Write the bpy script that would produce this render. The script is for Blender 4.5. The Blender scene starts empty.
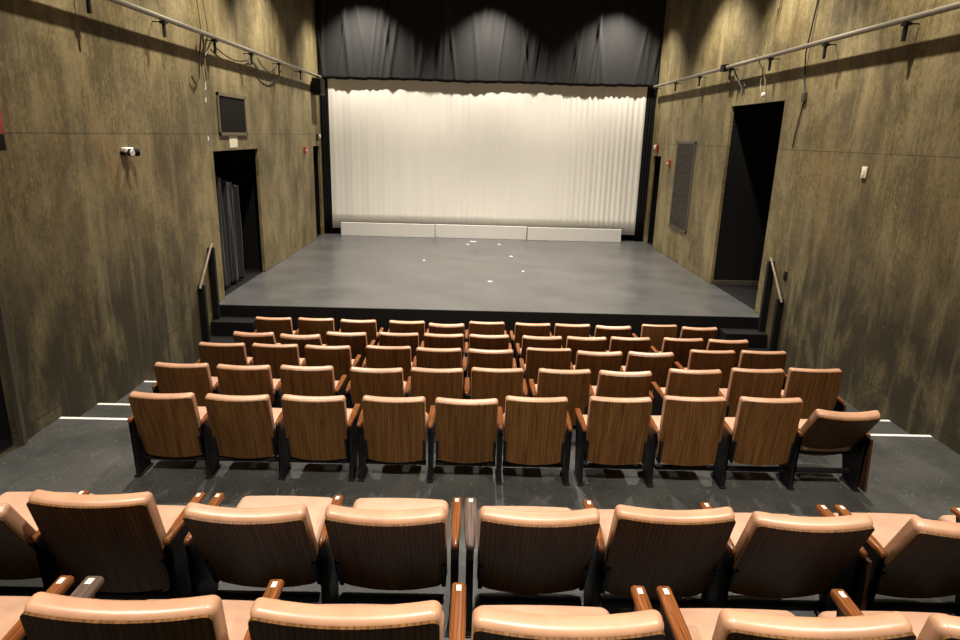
import bpy, bmesh, math, random
from mathutils import Vector, Matrix
random.seed(4)
scene = bpy.context.scene
COL = scene.collection
R = math.radians

# ------------------------------------------------------------------ camera
f, pitch, yaw, roll = 655.418, 0.27464, 0.01408, 0.0269957
cam_d = bpy.data.cameras.new('camera'); cam = bpy.data.objects.new('camera', cam_d); COL.objects.link(cam)
fw = Vector((math.sin(yaw)*math.cos(pitch), math.cos(yaw)*math.cos(pitch), -math.sin(pitch)))
r0 = Vector((math.cos(yaw), -math.sin(yaw), 0)); u0 = r0.cross(fw)
rt = math.cos(roll)*r0 + math.sin(roll)*u0; up = -math.sin(roll)*r0 + math.cos(roll)*u0
M = Matrix((rt, up, -fw)).transposed().to_4x4(); M.translation = (-0.28325, -9.26922, 2.4706)
cam.matrix_world = M
cam_d.sensor_width = 36; cam_d.lens = f/960*36; cam_d.clip_start = .05
scene.camera = cam

# ------------------------------------------------------------------ materials
def new_mat(name):
    m = bpy.data.materials.new(name); m.use_nodes = True
    nt = m.node_tree; b = nt.nodes['Principled BSDF']
    return m, nt, b
class NT:
    def __init__(s, nt): s.nt = nt
    def n(s, typ, **kw):
        nd = s.nt.nodes.new(typ)
        for k, v in kw.items():
            if k.startswith('_'): setattr(nd, k[1:], v)
            else: nd.inputs[k.replace('_', ' ')].default_value = v
        return nd
    def l(s, a, b): s.nt.links.new(a, b)
    def coords(s, scale, kind='Object', rnd=False, loc=(0, 0, 0)):
        tc = s.n('ShaderNodeTexCoord'); mp = s.n('ShaderNodeMapping'); mp.inputs['Scale'].default_value = scale
        mp.inputs['Location'].default_value = loc
        src = tc.outputs[kind]
        if rnd:
            oi = s.n('ShaderNodeObjectInfo'); mu = s.n('ShaderNodeMath', _operation='MULTIPLY'); mu.inputs[1].default_value = 37
            s.l(oi.outputs['Random'], mu.inputs[0])
            va = s.n('ShaderNodeVectorMath', _operation='ADD'); s.l(src, va.inputs[0]); s.l(mu.outputs[0], va.inputs[1]); src = va.outputs[0]
        s.l(src, mp.inputs['Vector']); return mp.outputs[0]
    def noise(s, vec, scale, detail=4, rough=.55, dist=0):
        nd = s.n('ShaderNodeTexNoise', Scale=scale, Detail=detail, Roughness=rough, Distortion=dist); s.l(vec, nd.inputs['Vector']); return nd.outputs['Fac']
    def ramp(s, fac, stops):
        nd = s.n('ShaderNodeValToRGB'); cr = nd.color_ramp
        while len(cr.elements) < len(stops): cr.elements.new(.5)
        for e, (p, c) in zip(cr.elements, stops):
            e.position = p; e.color = (c, c, c, 1) if isinstance(c, (int, float)) else (*c, 1)
        s.l(fac, nd.inputs['Fac']); return nd.outputs['Color']
    def mix(s, fac, a, b, mode='MIX'):
        nd = s.n('ShaderNodeMix', _data_type='RGBA', _blend_type=mode)
        for v, i in ((fac, 0), (a, 6), (b, 7)):
            if hasattr(v, 'is_linked'): s.l(v, nd.inputs[i])
            elif isinstance(v, (int, float)): nd.inputs[i].default_value = v
            else: nd.inputs[i].default_value = (*v, 1)
        return nd.outputs[2]
    def math(s, op, a, b=0, c=None):
        nd = s.n('ShaderNodeMath', _operation=op)
        for v, i in ((a, 0), (b, 1), (c, 2)):
            if v is None: continue
            if hasattr(v, 'is_linked'): s.l(v, nd.inputs[i])
            else: nd.inputs[i].default_value = v
        return nd.outputs[0]
    def bump(s, h, strength, dist, b):
        nd = s.n('ShaderNodeBump', Strength=strength, Distance=dist); s.l(h, nd.inputs['Height']); s.l(nd.outputs[0], b.inputs['Normal'])

def simple(name, col, rough=.6, metal=0, spec=.5, var=.15, scale=30, bump=0):
    m, nt, b = new_mat(name); k = NT(nt)
    v = k.noise(k.coords((1, 1, 1), rnd=True), scale)
    c = k.mix(v, tuple(x*(1-var) for x in col), tuple(min(1, x*(1+var)) for x in col))
    k.l(c, b.inputs['Base Color']); b.inputs['Roughness'].default_value = rough; b.inputs['Metallic'].default_value = metal
    b.inputs['Specular IOR Level'].default_value = spec
    if bump: k.bump(v, bump, .01, b)
    return m

def wall_mat(name, seam_y):
    m, nt, b = new_mat(name); k = NT(nt)
    fine = k.noise(k.coords((1, 26, 1.3)), 1.6, 6, .62, .4)
    mid = k.noise(k.coords((1, 1.9, .75)), 1.4, 9, .72, .5)
    blot = k.noise(k.coords((1, .9, .75), loc=(3, 2, 5)), 1.1, 10, .74, .3)
    grit = k.noise(k.coords((1, 15, 9)), 2.2, 6, .75)
    scr = k.noise(k.coords((1, 60, 9), loc=(1, 7, 2)), 1.0, 3, .7)
    base = k.mix(k.ramp(fine, [(.3, 0), (.7, 1)]), (.115, .088, .032), (.25, .195, .082))
    base = k.mix(k.ramp(grit, [(.36, .85), (.6, 0)]), base, (.042, .033, .014))
    base = k.mix(k.ramp(mid, [(.42, 0), (.72, .75)]), base, (.30, .24, .125))
    base = k.mix(k.ramp(blot, [(.38, .75), (.55, 0)]), base, (.048, .037, .017))
    base = k.mix(k.ramp(blot, [(.56, 0), (.75, .35)]), base, (.26, .22, .14))
    base = k.mix(k.ramp(scr, [(.72, 0), (.8, .45)]), base, (.34, .28, .16))
    rust = k.noise(k.coords((1, 1.3, .5), loc=(4, 9, 2)), 1.4, 5, .6)
    base = k.mix(k.ramp(rust, [(.55, 0), (.75, .45)]), base, (.22, .13, .045))
    # grime worn onto the lower wall beside the seats
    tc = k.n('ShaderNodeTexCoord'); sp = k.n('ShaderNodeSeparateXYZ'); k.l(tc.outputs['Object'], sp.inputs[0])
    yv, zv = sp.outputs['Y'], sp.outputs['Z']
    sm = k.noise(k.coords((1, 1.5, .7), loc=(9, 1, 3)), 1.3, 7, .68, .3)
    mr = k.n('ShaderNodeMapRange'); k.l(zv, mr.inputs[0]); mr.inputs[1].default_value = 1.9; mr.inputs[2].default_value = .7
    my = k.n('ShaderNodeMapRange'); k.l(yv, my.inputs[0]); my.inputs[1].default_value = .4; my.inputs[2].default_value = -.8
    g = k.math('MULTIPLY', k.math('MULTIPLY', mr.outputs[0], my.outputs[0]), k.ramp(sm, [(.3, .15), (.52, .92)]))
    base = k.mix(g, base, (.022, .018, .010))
    sc2 = k.noise(k.coords((1, 3.2, 7), loc=(2, 4, 1)), 2.2, 5, .7, 1.2)
    base = k.mix(k.math('MULTIPLY', mr.outputs[0], k.ramp(sc2, [(.66, 0), (.75, .35)])), base, (.3, .28, .22))
    # pale runs and scuffs down the boards
    run = k.noise(k.coords((1, 1.9, .16), loc=(6, 3, 8)), 1.5, 6, .68, .25)
    base = k.mix(k.math('MULTIPLY', k.ramp(run, [(.52, 0), (.7, .4)]), k.ramp(grit, [(.3, .5), (.6, 1)])), base, (.33, .27, .15))
    base = k.mix(k.ramp(run, [(.3, .3), (.42, 0)]), base, (.045, .034, .016))
    # panel joints
    seam = None
    def line(v, at, w):
        d = k.math('ABSOLUTE', k.math('SUBTRACT', v, at)); return k.math('LESS_THAN', d, w)
    for v, at, w in [(zv, 2.39, .006), (zv, .012, .007)] + [(yv, s, .005) for s in seam_y]:
        l = line(v, at, w)
        if v is yv: l = k.math('MULTIPLY', l, k.math('GREATER_THAN', zv, 2.16))
        seam = l if seam is None else k.math('MAXIMUM', seam, l)
    seam = k.math('MULTIPLY', seam, k.ramp(mid, [(.35, .85), (.6, .35)]))
    base = k.mix(seam, base, (.02, .016, .01))
    k.l(base, b.inputs['Base Color']); b.inputs['Roughness'].default_value = .62
    b.inputs['Specular IOR Level'].default_value = .3
    k.bump(k.math('SUBTRACT', k.math('ADD', fine, scr), seam), .25, .006, b)
    return m

def floor_mat(name, c0, c1, rough, scale=1., spec=.5):
    m, nt, b = new_mat(name); k = NT(nt)
    a = k.noise(k.coords((1, 1, 1)), 1.1*scale, 6, .6, .3)
    s1 = k.noise(k.coords((40, 5, 5), loc=(2, 3, 1)), .7, 4, .7, .8)
    s2 = k.noise(k.coords((5, 34, 5), loc=(5, 1, 9)), .7, 4, .7, .8)
    sp = k.noise(k.coords((1, 1, 1)), 75, 2, .5)
    c = k.mix(k.ramp(a, [(.3, 0), (.7, 1)]), c0, c1)
    c = k.mix(k.ramp(s1, [(.62, 0), (.78, .45)]), c, tuple(x*2.6 for x in c1))
    c = k.mix(k.ramp(s2, [(.62, 0), (.78, .45)]), c, tuple(x*2.6 for x in c1))
    c = k.mix(k.ramp(sp, [(.69, 0), (.73, .7)]), c, (.28, .28, .26))
    k.l(c, b.inputs['Base Color'])
    rr = k.n('ShaderNodeMapRange'); k.l(a, rr.inputs[0]); rr.inputs[3].default_value = rough-.08; rr.inputs[4].default_value = rough+.1
    k.l(rr.outputs[0], b.inputs['Roughness']); b.inputs['Specular IOR Level'].default_value = spec
    k.bump(s1, .08, .003, b)
    return m

def wood_mat(name, dark, light, line, rough=.38, gx=26, gz=1.5):
    m, nt, b = new_mat(name); k = NT(nt)
    v = k.coords((gx, 3, gz), rnd=True)
    n1 = k.noise(v, 1.6, 6, .65, .6)
    wv = k.n('ShaderNodeTexWave', Scale=2.1, Distortion=5.5, Detail=3, _wave_type='BANDS', _bands_direction='X')
    wv.inputs['Detail Scale'].default_value = .9
    k.l(k.coords((gx*.33, 1, gz*.55), rnd=True), wv.inputs['Vector'])
    c = k.mix(k.ramp(n1, [(.32, 0), (.68, 1)]), dark, light)
    c = k.mix(k.ramp(wv.outputs['Fac'], [(.0, .62), (.3, 0)]), c, line)
    k.l(c, b.inputs['Base Color']); b.inputs['Roughness'].default_value = rough
    b.inputs['Specular IOR Level'].default_value = .14
    return m

def vinyl_mat(name, col, rough=.43):
    m, nt, b = new_mat(name); k = NT(nt)
    v = k.noise(k.coords((1, 1, 1), rnd=True), 7, 4, .6)
    p = k.noise(k.coords((1, 1, 1)), 420, 2)
    c = k.mix(k.ramp(v, [(.3, 0), (.7, 1)]), tuple(x*.82 for x in col), tuple(min(1, x*1.12) for x in col))
    k.l(c, b.inputs['Base Color']); b.inputs['Roughness'].default_value = rough
    k.bump(p, .12, .001, b)
    return m

def cloth_mat(name, col, rough=.9, var=.1, sheen=0):
    m, nt, b = new_mat(name); k = NT(nt)
    v = k.noise(k.coords((6, 6, .6)), 1.3, 4, .6)
    w = k.noise(k.coords((1, 1, 1)), 260, 2)
    c = k.mix(v, tuple(x*(1-var) for x in col), tuple(min(1, x*(1+var)) for x in col))
    k.l(c, b.inputs['Base Color']); b.inputs['Roughness'].default_value = rough
    b.inputs['Specular IOR Level'].default_value = .15
    b.inputs['Sheen Weight'].default_value = sheen
    k.bump(w, .15, .002, b)
    return m

MAT = dict(
    wall_l=wall_mat('stained_wall_left', [.38, -4.5]), wall_r=wall_mat('stained_wall_right', [.28, 4.95]),
    stage=floor_mat('black_stage_paint', (.045, .0445, .0435), (.076, .075, .073), .3),
    aisle=floor_mat('dark_floor_paint', (.019, .0195, .0175), (.050, .0495, .044), .45, 1.6),
    black=simple('matte_black_paint', (.0055, .0053, .005), .7, spec=.15),
    blackgloss=simple('black_metal', (.006, .0057, .0055), .5, 0, .25),
    nosing=simple('worn_white_paint', (.62, .6, .56), .6, var=.3, scale=60),
    curtain=cloth_mat('cream_cloth', (.76, .725, .645), .85, .05),
    board=simple('white_board', (.60, .575, .53), .55, var=.04, scale=6),
    valance=cloth_mat('black_cloth', (.0175, .0172, .0165), .85, .25, .1),
    leg=cloth_mat('dense_black_cloth', (.007, .007, .007), .95, .2),
    drape=cloth_mat('charcoal_cloth', (.012, .012, .0125), .9, .2, .1),
    vinyl=vinyl_mat('tan_vinyl', (.42, .225, .13), .36),
    pad=vinyl_mat('seat_vinyl', (.42, .245, .16), .42),
    lam=wood_mat('walnut_laminate', (.068, .027, .0075), (.165, .077, .022), (.025, .009, .003)),
    arm=wood_mat('varnished_wood', (.10, .032, .010), (.22, .075, .022), (.05, .015, .005), .22, 40, 6),
    armw=wood_mat('worn_grey_wood', (.07, .045, .034), (.13, .09, .07), (.04, .025, .018), .4, 40, 6),
    endp=wood_mat('dark_brown_laminate', (.035, .016, .009), (.07, .03, .016), (.015, .008, .005), .4),
    edge=simple('panel_edge_metal', (.045, .034, .027), .45, .0),
    plate=simple('ivory_plate', (.75, .68, .52), .4, var=.05),
    pipe=simple('grey_steel_pipe', (.22, .195, .15), .42, .5),
    steel=simple('worn_steel', (.4, .38, .35), .35, .8),
    vent=simple('dark_grille', (.012, .010, .008), .8, spec=.08),
    frame=simple('dull_frame_metal', (.055, .046, .03), .55, .1),
    red=simple('red_paint', (.30, .03, .02), .45), white=simple('white_plastic', (.72, .70, .66), .35, var=.04),
    cable=simple('dark_cable', (.02, .018, .015), .5), cablel=simple('pale_cable', (.20, .165, .09), .5),
    paper=simple('pale_paper', (.62, .56, .42), .7), rail=wood_mat('handrail_wood', (.10, .075, .055), (.2, .16, .12), (.06, .045, .03), .3),
    ceil=simple('black_ceiling', (.01, .01, .01), .9), louver=wood_mat('louver_wood', (.022, .018, .013), (.052, .043, .031), (.01, .008, .006), .6, 2, 30),
)

# ------------------------------------------------------------------ mesh helpers
def rbox(bm, c, h, r=.01, n=(1, 1, 1), deform=None, seg=3):
    """rounded box: centre, half sizes, edge radius, interior divisions"""
    r = min(r, min(h)*.999)
    ts = [1-math.tan((1-i/seg)*math.pi/4) if False else (i/seg) for i in range(seg+1)]
    def axis(hh, k):
        inner = hh-r
        lo = [-hh + r*t for t in ts]
        mid = [-inner + 2*inner*i/k for i in range(1, k)]
        return lo + mid + [-v for v in reversed(lo)]
    ax = [axis(h[i], n[i]) for i in range(3)]
    cache = {}
    def vert(p):
        key = tuple(round(v, 7) for v in p)
        if key in cache: return cache[key]
        q = Vector([max(-(h[i]-r), min(h[i]-r, p[i])) for i in range(3)])
        d = Vector(p)-q
        e = Vector([math.tan((v/r)*math.pi/4) if r > 0 else 0 for v in d])
        if e.length > 1e-9: w = q + e.normalized()*r
        else: w = q
        w = Vector(w)
        if deform: w = Vector(deform(w))
        v = bm.verts.new(w+Vector(c)); cache[key] = v; return v
    for a in range(3):
        b_, c_ = (a+1) % 3, (a+2) % 3
        for s in (-1, 1):
            for i in range(len(ax[b_])-1):
                for j in range(len(ax[c_])-1):
                    vs = []
                    for (di, dj) in ((0, 0), (1, 0), (1, 1), (0, 1)):
                        p = [0, 0, 0]; p[a] = s*h[a]; p[b_] = ax[b_][i+di]; p[c_] = ax[c_][j+dj]; vs.append(vert(p))
                    if s < 0: vs.reverse()
                    if len(set(vs)) == 4:
                        try: bm.faces.new(vs)
                        except ValueError: pass
def box(bm, x0, x1, y0, y1, z0, z1):
    vs = [bm.verts.new((x, y, z)) for x in (x0, x1) for y in (y0, y1) for z in (z0, z1)]
    for q in ((0, 1, 3, 2), (4, 6, 7, 5), (0, 4, 5, 1), (2, 3, 7, 6), (0, 2, 6, 4), (1, 5, 7, 3)): bm.faces.new([vs[i] for i in q])
def tube(bm, pts, rad, sides=8, caps=True):
    pts = [Vector(p) for p in pts]; rings = []
    for i, p in enumerate(pts):
        t = (pts[min(i+1, len(pts)-1)]-pts[max(i-1, 0)]).normalized()
        a = Vector((0, 0, 1)) if abs(t.z) < .9 else Vector((1, 0, 0))
        u = t.cross(a).normalized(); v = t.cross(u)
        rr = rad[i] if isinstance(rad, (list, tuple)) else rad
        rings.append([bm.verts.new(p+rr*(math.cos(2*math.pi*k/sides)*u+math.sin(2*math.pi*k/sides)*v)) for k in range(sides)])
    for a, b in zip(rings, rings[1:]):
        for k in range(sides): bm.faces.new((a[k], a[(k+1) % sides], b[(k+1) % sides], b[k]))
    if caps: bm.faces.new(rings[0][::-1]); bm.faces.new(rings[-1])
def sag(a, b, drop, n=12):
    a, b = Vector(a), Vector(b); out = []
    for i in range(n+1):
        t = i/n; p = a.lerp(b, t); p.z -= drop*4*t*(1-t); out.append(p)
    return out
def obj(name, bm, mat, parent=None, loc=(0, 0, 0), smooth=False, kind=None):
    bmesh.ops.recalc_face_normals(bm, faces=bm.faces)
    me = bpy.data.meshes.new(name); bm.to_mesh(me); bm.free(); me.materials.append(mat)
    if smooth:
        for p in me.polygons: p.use_smooth = True
        if smooth != 'all': me.set_sharp_from_angle(angle=R(40))
    o = bpy.data.objects.new(name, me); COL.objects.link(o); o.location = loc
    if parent: o.parent = parent
    if kind: o['kind'] = kind
    return o
def tag(o, label, cat, group=None):
    o['label'] = label; o['category'] = cat
    if group: o['group'] = group
    return o
def thing(name, label, cat, loc=(0, 0, 0), group=None):
    o = bpy.data.objects.new(name, None); COL.objects.link(o); o.location = loc; o.empty_display_size = .1
    return tag(o, label, cat, group)
def B(): return bmesh.new()

# ------------------------------------------------------------------ setting
YF, YB, ZT = 7.95, -10.6, 6.4
def wall(name, side, holes, mat):
    """side wall with rectangular openings; holes = (y0,y1,z0,z1)"""
    ys = sorted({YB, YF} | {h[0] for h in holes} | {h[1] for h in holes})
    bm = B()
    x0, x1 = (side*4.0, side*4.05)
    for a, b in zip(ys, ys[1:]):
        cuts = sorted([(h[2], h[3]) for h in holes if h[0] <= a+1e-6 and h[1] >= b-1e-6])
        z = -1.0
        for c0, c1 in cuts:
            if c0 > z: box(bm, min(x0, x1), max(x0, x1), a, b, z, c0)
            z = c1
        box(bm, min(x0, x1), max(x0, x1), a, b, z, ZT)
    bmesh.ops.remove_doubles(bm, verts=bm.verts, dist=1e-5)
    return obj(name, bm, mat, kind='structure')
wall('wall_left', -1, [(-5.6, -4.3, -.1, 2.0), (.36, 2.34, -.12, 2.153), (6.3, 6.95, -.12, 2.13)], MAT['wall_l'])
wall('wall_right', 1, [(.278, 2.24, -.12, 3.048), (6.22, 6.9, -.12, 2.11)], MAT['wall_r'])
def alcove(side, y0, y1, z0, z1, depth):
    bm = B(); a, b = side*4.052, side*(4.052+depth); t = .05
    lo, hi = min(a, b), max(a, b)
    box(bm, (b if side > 0 else b-t), (b+t if side > 0 else b), y0-t, y1+t, z0-t, z1+t)
    box(bm, lo, hi, y0-t, y0, z0-t, z1+t); box(bm, lo, hi, y1, y1+t, z0-t, z1+t)
    box(bm, lo, hi, y0, y1, z1, z1+t); box(bm, lo, hi, y0, y1, z0-t, z0)
    return obj('wall_wing', bm, MAT['black'], kind='structure')
alcove(-1, -5.9, -4.2, -.1, 2.1, .9); alcove(-1, .2, 2.6, 0.0, 2.3, 1.2); alcove(-1, 6.2, 7.05, 0.0, 2.2, .8)
alcove(1, .1, 2.26, 0.0, 3.2, 1.5); alcove(1, 6.1, 7.0, 0.0, 2.2, .8)
bm = B(); box(bm, -4.3, 4.3, YF, YF+.1, -1, ZT); obj('wall_back', bm, MAT['black'], kind='structure')
bm = B(); box(bm, -4.3, 4.3, YB-.1, YB, -1, ZT); obj('wall_front', bm, MAT['black'], kind='structure')
bm = B(); box(bm, -4.3, 4.3, YB-.1, YF+.1, ZT, ZT+.1); obj('ceiling', bm, MAT['ceil'], kind='structure')

F = {1: -.585, 2: -.465, 3: -.335, 4: -.215, 5: -.1, 6: .325, 7: .63, 8: .95}
SL, SR = -3.12, 3.14           # the seating block between the side aisles
bm = B()
def slab_floor(x0, x1, y0, y1, z): box(bm, x0, x1, y0, y1, -1.0, z)
slab_floor(-4, 4, -6.2, -4.1, F[5])
slab_floor(-4, SL, -4.1, -3.74, F[5]); slab_floor(SR, 4, -4.1, -3.74, F[5])
slab_floor(SL, SR, -4.1, -3.15, F[4])
slab_floor(-4, SL, -3.74, -3.15, F[4]); slab_floor(SR, 4, -3.74, -3.15, F[4])
slab_floor(-4, 4, -3.15, -2.22, F[3]); slab_floor(-4, 4, -2.22, -1.28, F[2]); slab_floor(-4, 4, -1.28, 0, F[1])
slab_floor(-4, 4, -7.2, -6.2, F[6]); slab_floor(-4, 4, -8.3, -7.2, F[7]); slab_floor(-4, 4, YB, -8.3, F[8])
obj('floor', bm, MAT['aisle'], kind='structure')
i = 0
for y, z in ((-3.74, F[5]), (-3.15, F[4]), (-2.22, F[3]), (-1.28, F[2])):
    for x0, x1 in ((-3.995, SL), (SR, 3.995)):
        bm = B(); box(bm, x0, x1, y-.035, y+.004, z-.012, z+.004); i += 1
        obj('trim_%d' % i, bm, MAT['nosing'], kind='structure')
bm = B()
box(bm, -4, 4, 0, YF, -1, 0)
stage = obj('stage_platform', bm, MAT['stage'], kind='structure')
bm = B(); box(bm, -4, 4, -.012, -.001, -.585, -.004); obj('stage_fascia', bm, MAT['black'], kind='structure')
for side, y0, y1 in ((-1, .36, 2.34), (1, .278, 2.24), (-1, 6.3, 6.95), (1, 6.22, 6.9)):
    bm = B(); a, b = sorted((side*4.0, side*4.052)); box(bm, a, b, y0, y1, -.119, -.0005); obj('door_sill', bm, MAT['stage'], kind='structure')

# ------------------------------------------------------------------ steps and handrails at the stage ends
for s, w in ((-1, 'left'), (1, 'right')):
    t = thing('stage_steps', 'black box steps up to the %s end of the stage' % w, 'steps', (s*3.68, -.3, F[1]), 'black steps at the stage ends')
    for y0, y1, top in ((-.3, -.014, -.175), (-.62, -.302, -.38)):
        bm = B(); rbox(bm, (0, (y0+y1)/2+.3, (top-F[1])/2), (.30, (y1-y0)/2, (top-F[1])/2), .006, seg=1)
        obj('step', bm, MAT['black'], t)
    x = s*3.95
    t = thing('handrail', 'sloping handrail on two black posts against the %s wall by the stage steps' % w, 'handrail', (x, -.35, -.38), 'handrails at the stage steps')
    for y, zb, zt in ((-.56, .003, .80), (-.13, .208, 1.24)):
        bm = B(); rbox(bm, (0, y+.35, (zb+zt)/2), (.042, .035, (zt-zb)/2), .006, seg=1); obj('post', bm, MAT['black'], t)
    bm = B(); tube(bm, [(0, -.27, .76), (0, -.21, .82), (0, .22, 1.255), (0, .27, 1.28)], .017, 10); obj('rail', bm, MAT['rail'], t, smooth=True)

# ------------------------------------------------------------------ drapery
def cloth(name, x0, x1, z0, z1, y, fold, mat, nx=300, nz=30, th=.012, parent=None, axis='x'):
    bm = B(); grid = []
    for lay in (0, 1):
        g = []
        for j in range(nz+1):
            row = []
            for i in range(nx+1):
                u, v = i/nx, j/nz
                dy, dz = fold(u, v)
                a = x0+(x1-x0)*u; zz = z0+(z1-z0)*v+dz
                p = (a, y+dy+lay*th, zz) if axis == 'x' else (y+dy+lay*th, a, zz)
                row.append(bm.verts.new(p))
            g.append(row)
        grid.append(g)
    for g in grid:
        for j in range(nz):
            for i in range(nx): bm.faces.new((g[j][i], g[j][i+1], g[j+1][i+1], g[j+1][i]))
    a, b = grid
    for j in range(nz):
        for i in (0, nx): bm.faces.new((a[j][i], a[j+1][i], b[j+1][i], b[j][i]))
    for i in range(nx):
        for j in (0, nz): bm.faces.new((a[j][i], a[j][i+1], b[j][i+1], b[j][i]))
    return obj(name, bm, mat, parent, smooth='all')
rc = random.Random(11)
ph = [rc.uniform(0, 6.28) for _ in range(12)]
def fold_curtain(u, v):
    x = u*7.55
    amp = .0012+.003*max(0, math.sin(x*1.3+ph[0])*math.sin(x*.47+1))+(.004 if u > .72 else 0)*min(1, (u-.72)*8)
    d = amp*math.sin(x*2*math.pi/.135+1.3*math.sin(x*2.3+ph[1])+.5*math.sin(v*2+ph[2]))
    d += .004*math.sin(x*2*math.pi/.41+ph[3])+.012*math.sin(x*1.7+ph[4])*(1-v)
    return d, 0.0
tag(cloth('backdrop_curtain', -3.79, 3.765, .16, 6.0, 7.125, fold_curtain, MAT['curtain'], 620, 16), 'wide cream backdrop curtain in fine pleats across the back of the stage', 'curtain')
rv = random.Random(5)
creases = [(rv.uniform(0, 1), rv.uniform(-.06, .06), rv.uniform(.003, .008), rv.uniform(.015, .04)) for _ in range(46)]
def fold_val(u, v):
    x = u*7.9; d = (.008*math.sin(x*2.1+ph[5])+.008*math.sin(x*4.7+ph[6]+v*2))*(.4+.6*v)
    for c, sl, w, a in creases:
        k = (u-c-sl*(v))/w; d += -a*math.exp(-k*k)*(.35+.65*min(1, v*3))
    dz = (.008*math.sin(x*2.3+ph[7])+.006*math.sin(x*13+ph[8])+.004*math.sin(x*29+ph[9]))*(1-v)**6
    return d, dz
tag(cloth('valance', -3.97, 3.97, 3.655, 6.3, 7.055, fold_val, MAT['valance'], 420, 36), 'black cloth valance hanging across the top of the stage', 'valance')
for s, w in ((-1, 'left'), (1, 'right')):
    a, b = (-3.985, -3.80) if s < 0 else (3.775, 3.985)
    fl = lambda u, v, s=s: (.012*math.sin(u*20+ph[2])+.006*math.sin(u*37), 0)
    tag(cloth('leg_curtain', a, b, .012, 6.2, 7.125, fl, MAT['leg'], 26, 10), 'narrow black curtain strip at the %s edge of the cream backdrop' % w, 'curtain', 'black side curtains')
# low white boards at the foot of the backdrop
for k, (x0, x1, h, yy) in enumerate(((-3.54, -1.235, .325, 6.9), (-1.22, 1.04, .325, 6.93), (1.06, 3.385, .318, 6.9))):
    t = thing('base_board', ('left', 'middle', 'right')[k]+' one of the three low white boards below the cream backdrop', 'board', ((x0+x1)/2, yy, .002), 'white boards below the backdrop')
    bm = B(); rbox(bm, (0, .02, h/2), ((x1-x0)/2, .02, h/2), .005, (10, 1, 1), seg=1); obj('face_board', bm, MAT['board'], t)
    bm = B(); rbox(bm, (0, .075, h*.35), ((x1-x0)/2-.05, .03, h*.35-.001), .003, seg=1); obj('back_brace', bm, MAT['black'], t)
# drape in the left doorway
t = thing('doorway_drape', 'dark charcoal drape bunched in the doorway left of the stage', 'drape', (-4.2, 1.0, 0))
def fold_dr(u, v):
    return .045*math.sin(u*27+ph[3]+.9*v+1.5*math.sin(u*6))+.02*math.sin(u*61+ph[4]-v)+.012*math.sin(u*97+2*v), (-.28*u-.03*math.sin(u*22))*max(0, v-.5)*2
o = cloth('drape_cloth', -.56, .72, .04, 1.86, .0, fold_dr, MAT['drape'], 150, 30, .01, t, axis='y')
bm = B(); tube(bm, [(-.08, -.62, 1.88), (-.08, .74, 1.6)], .012); obj('cord', bm, MAT['cable'], t)

bm = B(); box(bm, 4.06, 4.9, 2.2, 2.259, .001, .075); obj('trim_10', bm, MAT['frame'], kind='structure')
# ------------------------------------------------------------------ pipes and wall fittings
def side_pipe(s, y0, y1, w):
    x = s*3.87; z = 3.66
    t = thing('wall_pipe', 'long grey steel pipe running high along the %s wall' % w, 'pipe', (s*4.0, y0, z), 'pipes along the side walls')
    ox = -s*.13
    bm = B(); tube(bm, [(ox, 0, 0), (ox, (y1-y0)/2, 0), (ox, y1-y0, 0)], .029, 14); obj('pipe', bm, MAT['pipe'], t, smooth=True)
    y = (-1.13 if s < 0 else -.88)
    while y-1.52 > y0: y -= 1.52
    while y < y1-.1:
        bm = B(); q = y-y0
        box(bm, ox-.03, ox+.03, q-.04, q+.04, -.06, -.03)
        box(bm, ox-.012, ox+.012, q-.02, q+.02, -.2, -.04)
        a, b = sorted((ox, -s*.003)); box(bm, a, b, q-.006, q+.006, -.045, -.033)
        obj('bracket', bm, MAT['blackgloss'], t); y += 1.52
    return t
side_pipe(-1, -6.2, 6.75, 'left'); side_pipe(1, -6.2, 6.9, 'right')
def cable(label, pts, rad, mat, sides=6):
    bm = B()
    for p in pts: tube(bm, p, rad, sides)
    return tag(obj('cable', bm, mat, smooth=True), label, 'cable')
xl = -3.985
cable('dark cable drooping in loops below the left wall pipe', [sag((xl+.02, 2.15, 3.6), (xl+.02, 3.9, 3.55), .28), sag((xl+.03, 2.5, 3.62), (xl+.03, 3.6, 3.6), .16), sag((xl+.02, .55, 3.6), (xl+.02, 2.2, 3.58), .12)], .009, MAT['cable'])
cable('pale cable tied in a knot on the left wall pipe', [[(xl+.05, .1, 4.9), (xl+.06, .22, 4.2), (xl+.08, .3, 3.72), (xl+.03, .2, 3.45), (xl+.02, .25, 3.1)], [(xl+.09, .05, 3.7), (xl+.04, .2, 3.4), (xl+.09, .42, 3.68)]], .012, MAT['cablel'])
cable('dark cable hanging in a long hook left of the left wall vent', [[(xl+.05, .1, 3.66), (xl+.02, .05, 3.3), (xl+.02, .0, 3.1), (xl+.02, -.12, 3.02), (xl+.02, -.24, 3.1)]], .011, MAT['cable'])
xr = 3.985
cable('thin dark cable running down the right wall to a small box', [[(xr, -.25, 6.3), (xr, -.27, 4.2), (xr-.02, -.2, 3.6), (xr, -.22, 3.3), (xr, -.3, 3.12)], [(xr, -.3, 3.0), (xr, -.2, 2.6), (xr, -.18, 2.42)]], .009, MAT['cable'])
cable('pale cord hanging down past the right wall pipe above the opening', [[(xr-.03, .72, 6.3), (xr-.03, .8, 4.3), (xr-.03, .9, 3.85), (xr-.16, 1.05, 3.72), (xr-.03, .95, 3.4), (xr-.02, .9, 3.2)], [(xr-.03, .8, 6.3), (xr-.03, .86, 4.3), (xr-.03, 1.0, 3.86), (xr-.03, 1.08, 3.3), (xr-.03, .98, 3.1)]], .008, MAT['cablel'])
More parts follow.
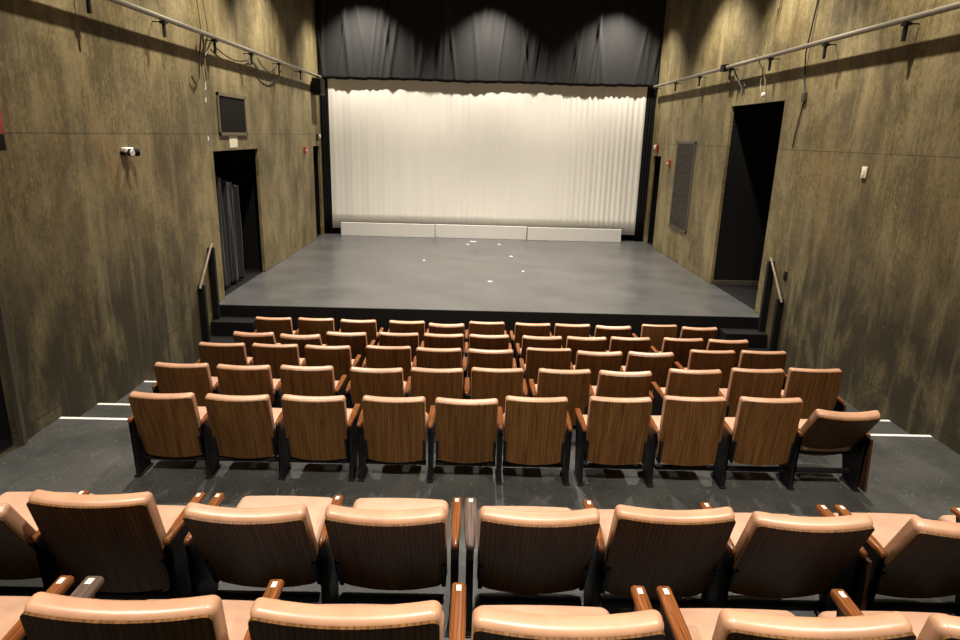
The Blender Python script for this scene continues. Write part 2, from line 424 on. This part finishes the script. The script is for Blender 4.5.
cable('dark looped cable tail under the pipe clamp on the right wall', [[(xr-.1, 2.1, 3.65), (xr-.05, 1.95, 3.45), (xr-.02, 1.8, 3.3), (xr-.02, 1.75, 3.2), (xr-.02, 1.7, 3.32), (xr-.02, 1.78, 3.42)]], .012, MAT['cable'])
cable('small pale cable hook hanging at the top of the right wall', [[(xr-.02, 4.5, 6.2), (xr-.02, 4.45, 5.1), (xr-.02, 4.36, 4.98), (xr-.02, 4.27, 5.1), (xr-.02, 4.3, 6.2)]], .01, MAT['cablel'])
bm = B(); rbox(bm, (3.87, 2.42, 3.66), (.05, .09, .055), .012); tag(obj('pipe_clamp', bm, MAT['blackgloss'], smooth=True), 'black clamp gripping the right wall pipe', 'clamp')
bm = B(); rbox(bm, (3.98, -.3, 3.06), (.02, .045, .055), .006); o = tag(obj('junction_box', bm, MAT['frame'], smooth=True), 'small metal box at the end of the thin cable on the right wall', 'box')
bm = B(); rbox(bm, (3.945, .9, 3.15), (.03, .03, .035), .028, seg=4); tag(obj('light_bulb', bm, MAT['white'], smooth=True), 'small white bulb above the tall right opening', 'bulb')

# wall vent with frame
t = thing('wall_vent', 'dark square vent in a frame above the left doorway', 'vent', (-4.0, 1.23, 2.67))
bm = B()
for (y0, y1, z0, z1) in ((-.6, .6, .255, .30), (-.6, .6, -.30, -.255), (-.6, -.555, -.3, .3), (.555, .6, -.3, .3)): box(bm, .002, .022, y0, y1, z0, z1)
obj('frame', bm, simple('stained_vent_frame', (.10, .078, .04), .6), t)
bm = B(); box(bm, .002, .008, -.555, .555, -.255, .255)
for k in range(16): z = -.245+k*.0325; box(bm, .008, .011, -.552, .552, z, z+.012)
obj('grille', bm, MAT['vent'], t)
t = thing('louver_panel', 'tall dark louvered panel on the right wall near the stage back', 'panel', (4.0, 4.44, .67))
bm = B()
for (y0, y1, z0, z1) in ((-.6, .6, 1.74, 1.79), (-.6, .6, 0, .05), (-.6, -.55, 0, 1.79), (.55, .6, 0, 1.79)): box(bm, -.018, -.002, y0, y1, z0, z1)
obj('frame', bm, MAT['frame'], t)
bm = B(); box(bm, -.012, -.002, -.55, .55, .05, 1.74)
for k in range(34): z = .06+k*.0495; box(bm, -.016, -.012, -.548, .548, z, z+.03)
obj('slats', bm, MAT['louver'], t)
# emergency light
t = thing('emergency_light', 'twin-head emergency light with white discs on the left wall', 'light', (-4.0, -2.06, 2.21)); t.scale = (.66, .66, .66)
bm = B(); rbox(bm, (.045, 0, .02), (.043, .13, .04), .02); obj('housing', bm, MAT['white'], t, smooth=True)
for q, yy in ((0, -.03), (1, .135)):
    bm = B(); d = Vector((.9, -.35, -.1)).normalized() if q == 0 else Vector((.45, .5, -.1)).normalized()
    p = Vector((.07, yy, -.012)); tube(bm, [p, p+d*.03, p+d*.085], [.035, .058, .06], 16); h = obj('lamp_head', bm, MAT['black'], t, smooth=True)
    bm = B(); tube(bm, [p+d*.085, p+d*.094], [.052, .045], 16); obj('lens', bm, MAT['white'], h, smooth=True)
bm = B(); rbox(bm, (.03, -.11, -.03), (.028, .05, .03), .012); obj('battery_case', bm, MAT['black'], t, smooth=True)
# loudspeaker at the end of the left pipe
t = thing('loudspeaker', 'black box loudspeaker below the far end of the left pipe', 'speaker', (-4.0, 6.5, 3.43))
bm = B(); rbox(bm, (.13, 0, 0), (.10, .21, .175), .012, seg=2); obj('cabinet', bm, MAT['blackgloss'], t)
bm = B(); box(bm, .231, .238, -.18, .18, -.15, .15); obj('grille', bm, MAT['vent'], t)
bm = B(); box(bm, .002, .035, -.03, .03, -.12, .12); obj('wall_mount', bm, MAT['steel'], t)
# alarms
def strobe(s, y, z, mat, label):
    t = thing('alarm_strobe', label, 'alarm', (s*4.0, y, z))
    bm = B(); rbox(bm, (-s*.03, 0, 0), (.028, .065, .085), .008); obj('body', bm, mat, t, smooth=True)
    bm = B(); rbox(bm, (-s*.075, 0, .02), (.018, .035, .045), .012); obj('lens', bm, MAT['white'], t, smooth=True)
strobe(-1, 6.68, 2.33, MAT['frame'], 'small alarm strobe above the narrow left door'); strobe(1, 6.56, 2.29, MAT['red'], 'red alarm strobe with white lens above the narrow right door')
def pull(s, y, z, label):
    t = thing('fire_alarm_pull', label, 'alarm', (s*4.0, y, z))
    bm = B(); rbox(bm, (-s*.025, 0, 0), (.023, .05, .075), .008); obj('body', bm, MAT['red'], t, smooth=True)
    bm = B(); box(bm, min(-s*.05, -s*.065), max(-s*.05, -s*.065), -.032, .032, -.012, .012); obj('handle', bm, MAT['white'], t)
pull(-1, 5.47, 2.06, 'red fire alarm pull on the left wall before the narrow door'); pull(1, 5.48, 1.99, 'red fire alarm pull on the right wall beside the louvered panel')
t = thing('fire_alarm_box', 'red alarm box with black base at the left photo edge', 'alarm', (-4.0, -4.04, 2.46))
bm = B(); rbox(bm, (.03, 0, .03), (.028, .1, .11), .01); obj('cover', bm, MAT['red'], t, smooth=True)
bm = B(); rbox(bm, (.03, 0, -.14), (.028, .09, .06), .008); obj('base', bm, MAT['black'], t, smooth=True)
def plate(name, x, y, z, hy, hz, label, mat):
    s = 1 if x > 0 else -1
    t = thing(name, label, 'switch', (x, y, z))
    bm = B(); rbox(bm, (-s*.009, 0, 0), (.007, hy, hz), .004, seg=2); obj('plate', bm, mat, t, smooth=True)
    bm = B(); box(bm, min(-s*.016, -s*.026), max(-s*.016, -s*.026), -hy*.35, hy*.35, -hz*.4, hz*.4); obj('toggle', bm, mat, t)
plate('switch_plate', 4.0, -1.935, 2.187, .045, .062, 'ivory switch plate alone on the right wall', MAT['plate'])
plate('wall_outlet', 4.0, -.52, .73, .04, .06, 'small dark outlet on the right wall above the handrail', MAT['vent'])
bm = B(); box(bm, -3.998, -3.994, 1.02, 1.36, 2.19, 2.36); tag(obj('paper_sheet', bm, MAT['paper']), 'pale paper sheet taped over the left doorway', 'paper')
for k, (y, z, h) in enumerate(((.26, 3.02, .05), (.24, 2.84, .03), (.22, 2.33, .03))):
    bm = B(); box(bm, -3.998, -3.995, y-.02, y+.02, z-h, z+h)
    tag(obj('tape_strip', bm, MAT['nosing']), ('topmost', 'middle', 'lowest')[k]+' of three white tape bits on the left wall beside the vent', 'tape')
words = ['first of the white tape bits on stage, closest to the backdrop', 'white tape bit on stage just left of the farthest bit', 'white tape bit on stage right of centre near the backdrop', 'white tape bit halfway down the stage, right of centre', 'white tape bit nearest the seats on the stage floor', 'small white tape bit at right toward the stage front', 'faint tape bit left of centre on the stage floor']
for k, (x, y) in enumerate(((-.28, 6.45), (-.4, 6.0), (.334, 6.12), (.536, 4.55), (.033, 2.0), (.681, 2.96), (-1.265, 3.85))):
    bm = B(); w = (.075, .03, .035, .03, .035, .02, .02)[k]; box(bm, x-w, x+w, y-.035, y+.035, .001, .004)
    tag(obj('tape_mark', bm, MAT['nosing']), words[k], 'tape')
bm = B(); box(bm, -3.999, -3.955, -4.30, -4.26, -.099, 2.05); obj('trim_9', bm, MAT['frame'], kind='structure')

# ------------------------------------------------------------------ theatre seats
BW = .2325                                                  # half width of a back
def bulge(x): return -.028*(1-(x/BW)**2)
def cushion_bm():
    bm = B()
    def df(p):
        x, y, z = p
        k = (z+.29)/.58                                      # 0 bottom .. 1 top
        return (x, y*(.8+.2*min(1, k*1.4))+bulge(x), z)
    rbox(bm, (0, .046, .066), (BW, .036, .273), .027, (8, 1, 6), df, 4)
    return bm
def panel_bm():
    bm = B(); rcor = .05
    xs = [-.229+.0*i for i in range(1)]
    xs = sorted(set([round(-.229+rcor*(1-math.cos(a*math.pi/12)), 5) for a in range(7)] + [round(.229-rcor*(1-math.cos(a*math.pi/12)), 5) for a in range(7)] + [round(-.17+.034*i, 5) for i in range(11)]))
    def zt(x):
        d = abs(x)-(.229-.02)
        return .329-(0 if d <= 0 else .02-math.sqrt(max(0, .02**2-d*d)))
    def zb(x):
        d = abs(x)-(.229-rcor)
        return -.205-.012*(1-(x/.229)**2)+(0 if d <= 0 else rcor-math.sqrt(max(0, rcor**2-d*d)))
    nz = 6; F_, K_ = [], []
    for x in xs:
        a, b = zb(x), zt(x); ca, cb = [], []
        if b-a < .01: b = a+.01
        for j in range(nz+1):
            z = a+(b-a)*j/nz; xx = x
            ca.append(bm.verts.new((xx, bulge(x)+.0045, z))); cb.append(bm.verts.new((xx, bulge(x)+.014, z)))
        F_.append(ca); K_.append(cb)
    n = len(xs)
    for i in range(n-1):
        for j in range(nz):
            bm.faces.new((F_[i][j], F_[i+1][j], F_[i+1][j+1], F_[i][j+1])); bm.faces.new((K_[i][j], K_[i][j+1], K_[i+1][j+1], K_[i+1][j]))
        for j in (0, nz): bm.faces.new((F_[i][j], F_[i+1][j], K_[i+1][j], K_[i][j]))
    for i in (0, n-1):
        for j in range(nz): bm.faces.new((F_[i][j], F_[i][j+1], K_[i][j+1], K_[i][j]))
    return bm
def wing_bm(s):
    bm = B(); rbox(bm, (s*.219, .035, -.115), (.010, .042, .10), .006, seg=2); return bm
def seat_bm():
    bm = B()
    def df(p):                                               # y: -.22 back .. +.22 front edge
        k = (p.y+.22)/.44
        return (p.x*(1-.05*(1-k)), p.y+.012*(1-(p.x/.225)**2)*k, p.z+.012*math.sin(k*math.pi)-.010*(1-(p.x/.225)**2)*(1-k))
    rbox(bm, (0, 0, 0), (.226, .22, .045), .036, (6, 6, 1), df, 4); return bm
def pan_bm():
    bm = B(); rbox(bm, (0, -.02, -.055), (.205, .185, .014), .012, seg=2)
    rbox(bm, (0, -.06, -.085), (.06, .10, .02), .01, seg=1)
    return bm
def standard_bm():
    bm = B()
    prof = [(-.01, .0), (.15, .0), (.14, .05), (.11, .12), (.10, .36), (.29, .463), (-.03, .463), (.0, .38), (.0, .1)]
    a = [bm.verts.new((-.016, y, z)) for y, z in prof]; b = [bm.verts.new((.016, y, z)) for y, z in prof]
    bm.faces.new(a); bm.faces.new(b[::-1])
    for i in range(len(prof)): bm.faces.new((a[i], a[(i+1) % len(prof)], b[(i+1) % len(prof)], b[i]))
    bmesh.ops.triangulate(bm, faces=[f for f in bm.faces if len(f.verts) > 4])
    return bm
def foot_bm():
    bm = B(); rbox(bm, (0, .075, .008), (.024, .11, .007), .004, seg=1)
    for y in (-.02, .17): tube(bm, [(.0, y, .014), (.0, y, .024)], .011, 8)
    return bm
def arm_bm():
    bm = B()
    def df(p):
        k = (p.y+.2)/.4
        w = .62+.38*min(1, k*2.2)
        return (p.x*w, p.y, p.z-.012*max(0, .25-k)*2)
    rbox(bm, (0, .14, .478), (.0235, .19, .0155), .013, (1, 8, 1), df, 3); return bm
def armplate_bm():
    bm = B(); box(bm, -.0075, .0075, .282, .308, .4935, .495); return bm
def endpanel_bm(s):
    bm = B(); prof = [(-.09, .03), (.22, .03), (.30, .445), (-.05, .445)]
    x0, x1 = sorted((s*.018, s*.036))
    a = [bm.verts.new((x0, y, z)) for y, z in prof]; b = [bm.verts.new((x1, y, z)) for y, z in prof]
    bm.faces.new(a); bm.faces.new(b[::-1])
    for i in range(4): bm.faces.new((a[i], a[(i+1) % 4], b[(i+1) % 4], b[i]))
    return bm
def bar_bm(w):
    bm = B(); rbox(bm, (0, .075, .12), (w, .02, .016), .006, seg=1); return bm

meshes = {}
def mesh(key, bmf, mat, smooth=True):
    if key not in meshes:
        o = obj(key, bmf(), mat, smooth=smooth); meshes[key] = o.data; bpy.data.objects.remove(o)
    return meshes[key]
def put(name, me, parent, loc=(0, 0, 0), rot=(0, 0, 0)):
    o = bpy.data.objects.new(name, me); COL.objects.link(o); o.parent = parent; o.location = loc; o.rotation_euler = rot; return o

ROWS = {
 1: ([-2.847, -2.30, -1.745, -1.115, -.598, -.075, .525, 1.045, 1.573, 2.199, 2.705], [11, 9.5, 14, 14, 23.5, 8, 11.5, 12, 18.5, 2, 16], {2, 5, 8}, -.99),
 2: ([-2.76, -2.225, -1.711, -1.112, -.591, -.066, .545, 1.063, 1.574, 2.192, 2.71], [25, 29, 16.5, 12.5, 13, 13, 15, 14, 11, 10.5, 14.5], {2, 5, 8}, -1.93),
 3: ([-2.783, -2.25, -1.718, -1.11, -.598, -.074, .521, 1.025, 1.543, 2.19, 2.71], [9.5, 9, 11, 6, 11, 14, 3, 17, 18, 5, 6], {2, 5, 8}, -2.87),
 4: ([-2.765, -2.23, -1.69, -1.087, -.565, -.038, .545, 1.068, 1.684, 2.24, 2.75], [12, 14, 12, 13.5, 9.5, 7, 11, 17, 10, 6, 4], {2, 5, 7}, -3.81),
 5: ([-2.50, -1.955, -1.41, -.828, -.297, .215, .832, 1.385, 1.94, 2.43], [14, 15, 13, 11, 13, 7, 7, 4, 7, 36], {2, 5}, -4.75),
 6: ([-2.34, -1.81, -1.166, -.607, .014, .568, 1.124, 1.767, 2.33], [31, 17, 27, 26.5, 25, 21, 25, 28, 28], {1, 3, 6}, -6.83),
 7: ([-1.80, -1.155, -.585, -.019, .62, 1.165], [12, 9, 10, 13.5, 12, 13], {0, 3}, -7.84),
}
ORD = ['leftmost', 'second from left', 'third from left', 'fourth from left', 'fifth from left', 'sixth from left', 'seventh from left', 'eighth from left', 'ninth from left', 'tenth from left', 'rightmost']
ROWN = {1: 'front row below the stage', 2: 'second row from the stage', 3: 'third row from the stage', 4: 'fourth row from the stage', 5: 'fifth row edging the cross aisle', 6: 'row just behind the cross aisle', 7: 'nearest row at the photo bottom'}
GROUP = {k: 'theater seats in the '+v for k, v in ROWN.items()}

SEAT_TILT = {(6, 1): -8, (6, 2): 2, (6, 3): 2, (6, 4): -3, (6, 5): -4, (6, 6): -5, (6, 7): -3, (6, 8): -3, (7, 0): -13, (7, 1): -13, (7, 2): -14, (7, 3): -13, (7, 4): -13, (7, 5): -13}
def make_seat(k, i, n, x, py, fl, phi, left, right, lend, rend):
    desc = 'wood-backed tan theater seat' if k <= 5 else 'dark-backed tan leather theater seat'
    if k <= 5 and phi > 22: desc = 'tipped-back ' + desc
    o_ = 'rightmost' if i == n-1 else ORD[i]
    t = thing('theater_seat', '%s, %s in the %s' % (desc, o_, ROWN[k]), 'theater seat', (x, py, fl), GROUP[k])
    zp = (.366 if k == 6 else .34) if k >= 6 else .36+max(0, {4: .02, 5: .02, 3: .012}.get(k, .003)*(x+.4))
    back = put('backrest', mesh('backrest', cushion_bm, MAT['vinyl']), t, (0, 0, zp), (R(phi), 0, 0))
    if k >= 6: back.scale = (1.05, 1, 1)
    put('back_panel', mesh('back_panel', panel_bm, MAT['lam']), back)
    for s in (-1, 1): put('side_bracket', mesh('side_bracket%d' % s, lambda: wing_bm(s), MAT['blackgloss']), back)
    tilt = SEAT_TILT.get((k, i), random.uniform(-1.5, 1.5))
    st = put('seat', mesh('seat', seat_bm, MAT['pad']), t, (0, .265+.18*(math.cos(R(tilt))-1), .335+.18*math.sin(R(tilt))), (R(tilt), 0, 0))
    if k >= 6: st.scale = (1.05, 1, 1)
    put('seat_pan', mesh('seat_pan', pan_bm, MAT['blackgloss']), st)
    w = round((right-left)/2-.018, 3) if False else .232
    put('crossbar', mesh('crossbar', lambda: bar_bm(.232), MAT['blackgloss']), t)
    def side(dx, s, end):
        put('standard', mesh('standard', standard_bm, MAT['blackgloss'], False), t, (dx, 0, 0))
        put('foot', mesh('foot', foot_bm, MAT['blackgloss'], False), t, (dx, 0, 0))
        worn = (k, i, s) in {(6, 4, -1), (7, 1, -1)}
        a = put('armrest', mesh('armrest_w' if worn else 'armrest', arm_bm, MAT['armw' if worn else 'arm']), t, (dx, 0, 0))
        if worn: a['label'] = 'greyed worn armrest'; a.scale = (1.25, 1, 1)
        if k >= 6: put('number_plate', mesh('number_plate', armplate_bm, MAT['plate'], False), a)
        if end: put('end_panel', mesh('end_panel%d' % s, lambda: endpanel_bm(s), MAT['endp'], False), t, (dx, 0, 0))
    if left is not None: side(left, -1, lend)
    side(right, 1, rend)
    return t
for k, (xs, ph_, gaps, py) in ROWS.items():
    xs = [v*{1: 1.006, 2: 1.01, 3: 1.014, 4: 1.016, 5: 1.013, 6: 1.004, 7: 1.0}[k] for v in xs]
    n = len(xs); half = .259 if k <= 5 else .279
    for i, x in enumerate(xs):
        first = i == 0 or (i-1) in gaps
        last = i == n-1 or i in gaps
        left = -half if first else None
        right = half if last else (xs[i+1]-x)/2
        make_seat(k, i, n, x, py, F[k], ph_[i], left, right, False, (i == n-1 and k <= 5) or (k, i) == (6, 6))

# ------------------------------------------------------------------ lights: three lines of downlights along the room
def spot(x, y, power, z=5.8, size=98, blend=.35):
    d = bpy.data.lights.new('downlight', 'SPOT'); d.energy = power; d.spot_size = R(size); d.spot_blend = blend
    d.shadow_soft_size = .05; d.color = (1, .92, .81)
    o = bpy.data.objects.new('downlight', d); COL.objects.link(o); o.location = (x, y, z)
for y, p, size, bl in ((6.4, 1080, 100, .9), (2.9, 830, 104, .6), (.2, 800, 100, .5), (-2.6, 750, 100, .5), (-7.9, 1020, 96, .6)):
    for x in (-2.88, 0, 2.9): spot(x, y, p, size=size, blend=bl)
w = bpy.data.worlds.new('world'); scene.world = w; w.use_nodes = True
w.node_tree.nodes['Background'].inputs[0].default_value = (.02, .018, .015, 1); w.node_tree.nodes['Background'].inputs[1].default_value = .2
scene.view_settings.view_transform = 'Standard'; scene.view_settings.look = 'None'
scene.view_settings.exposure = .3; scene.view_settings.gamma = 1
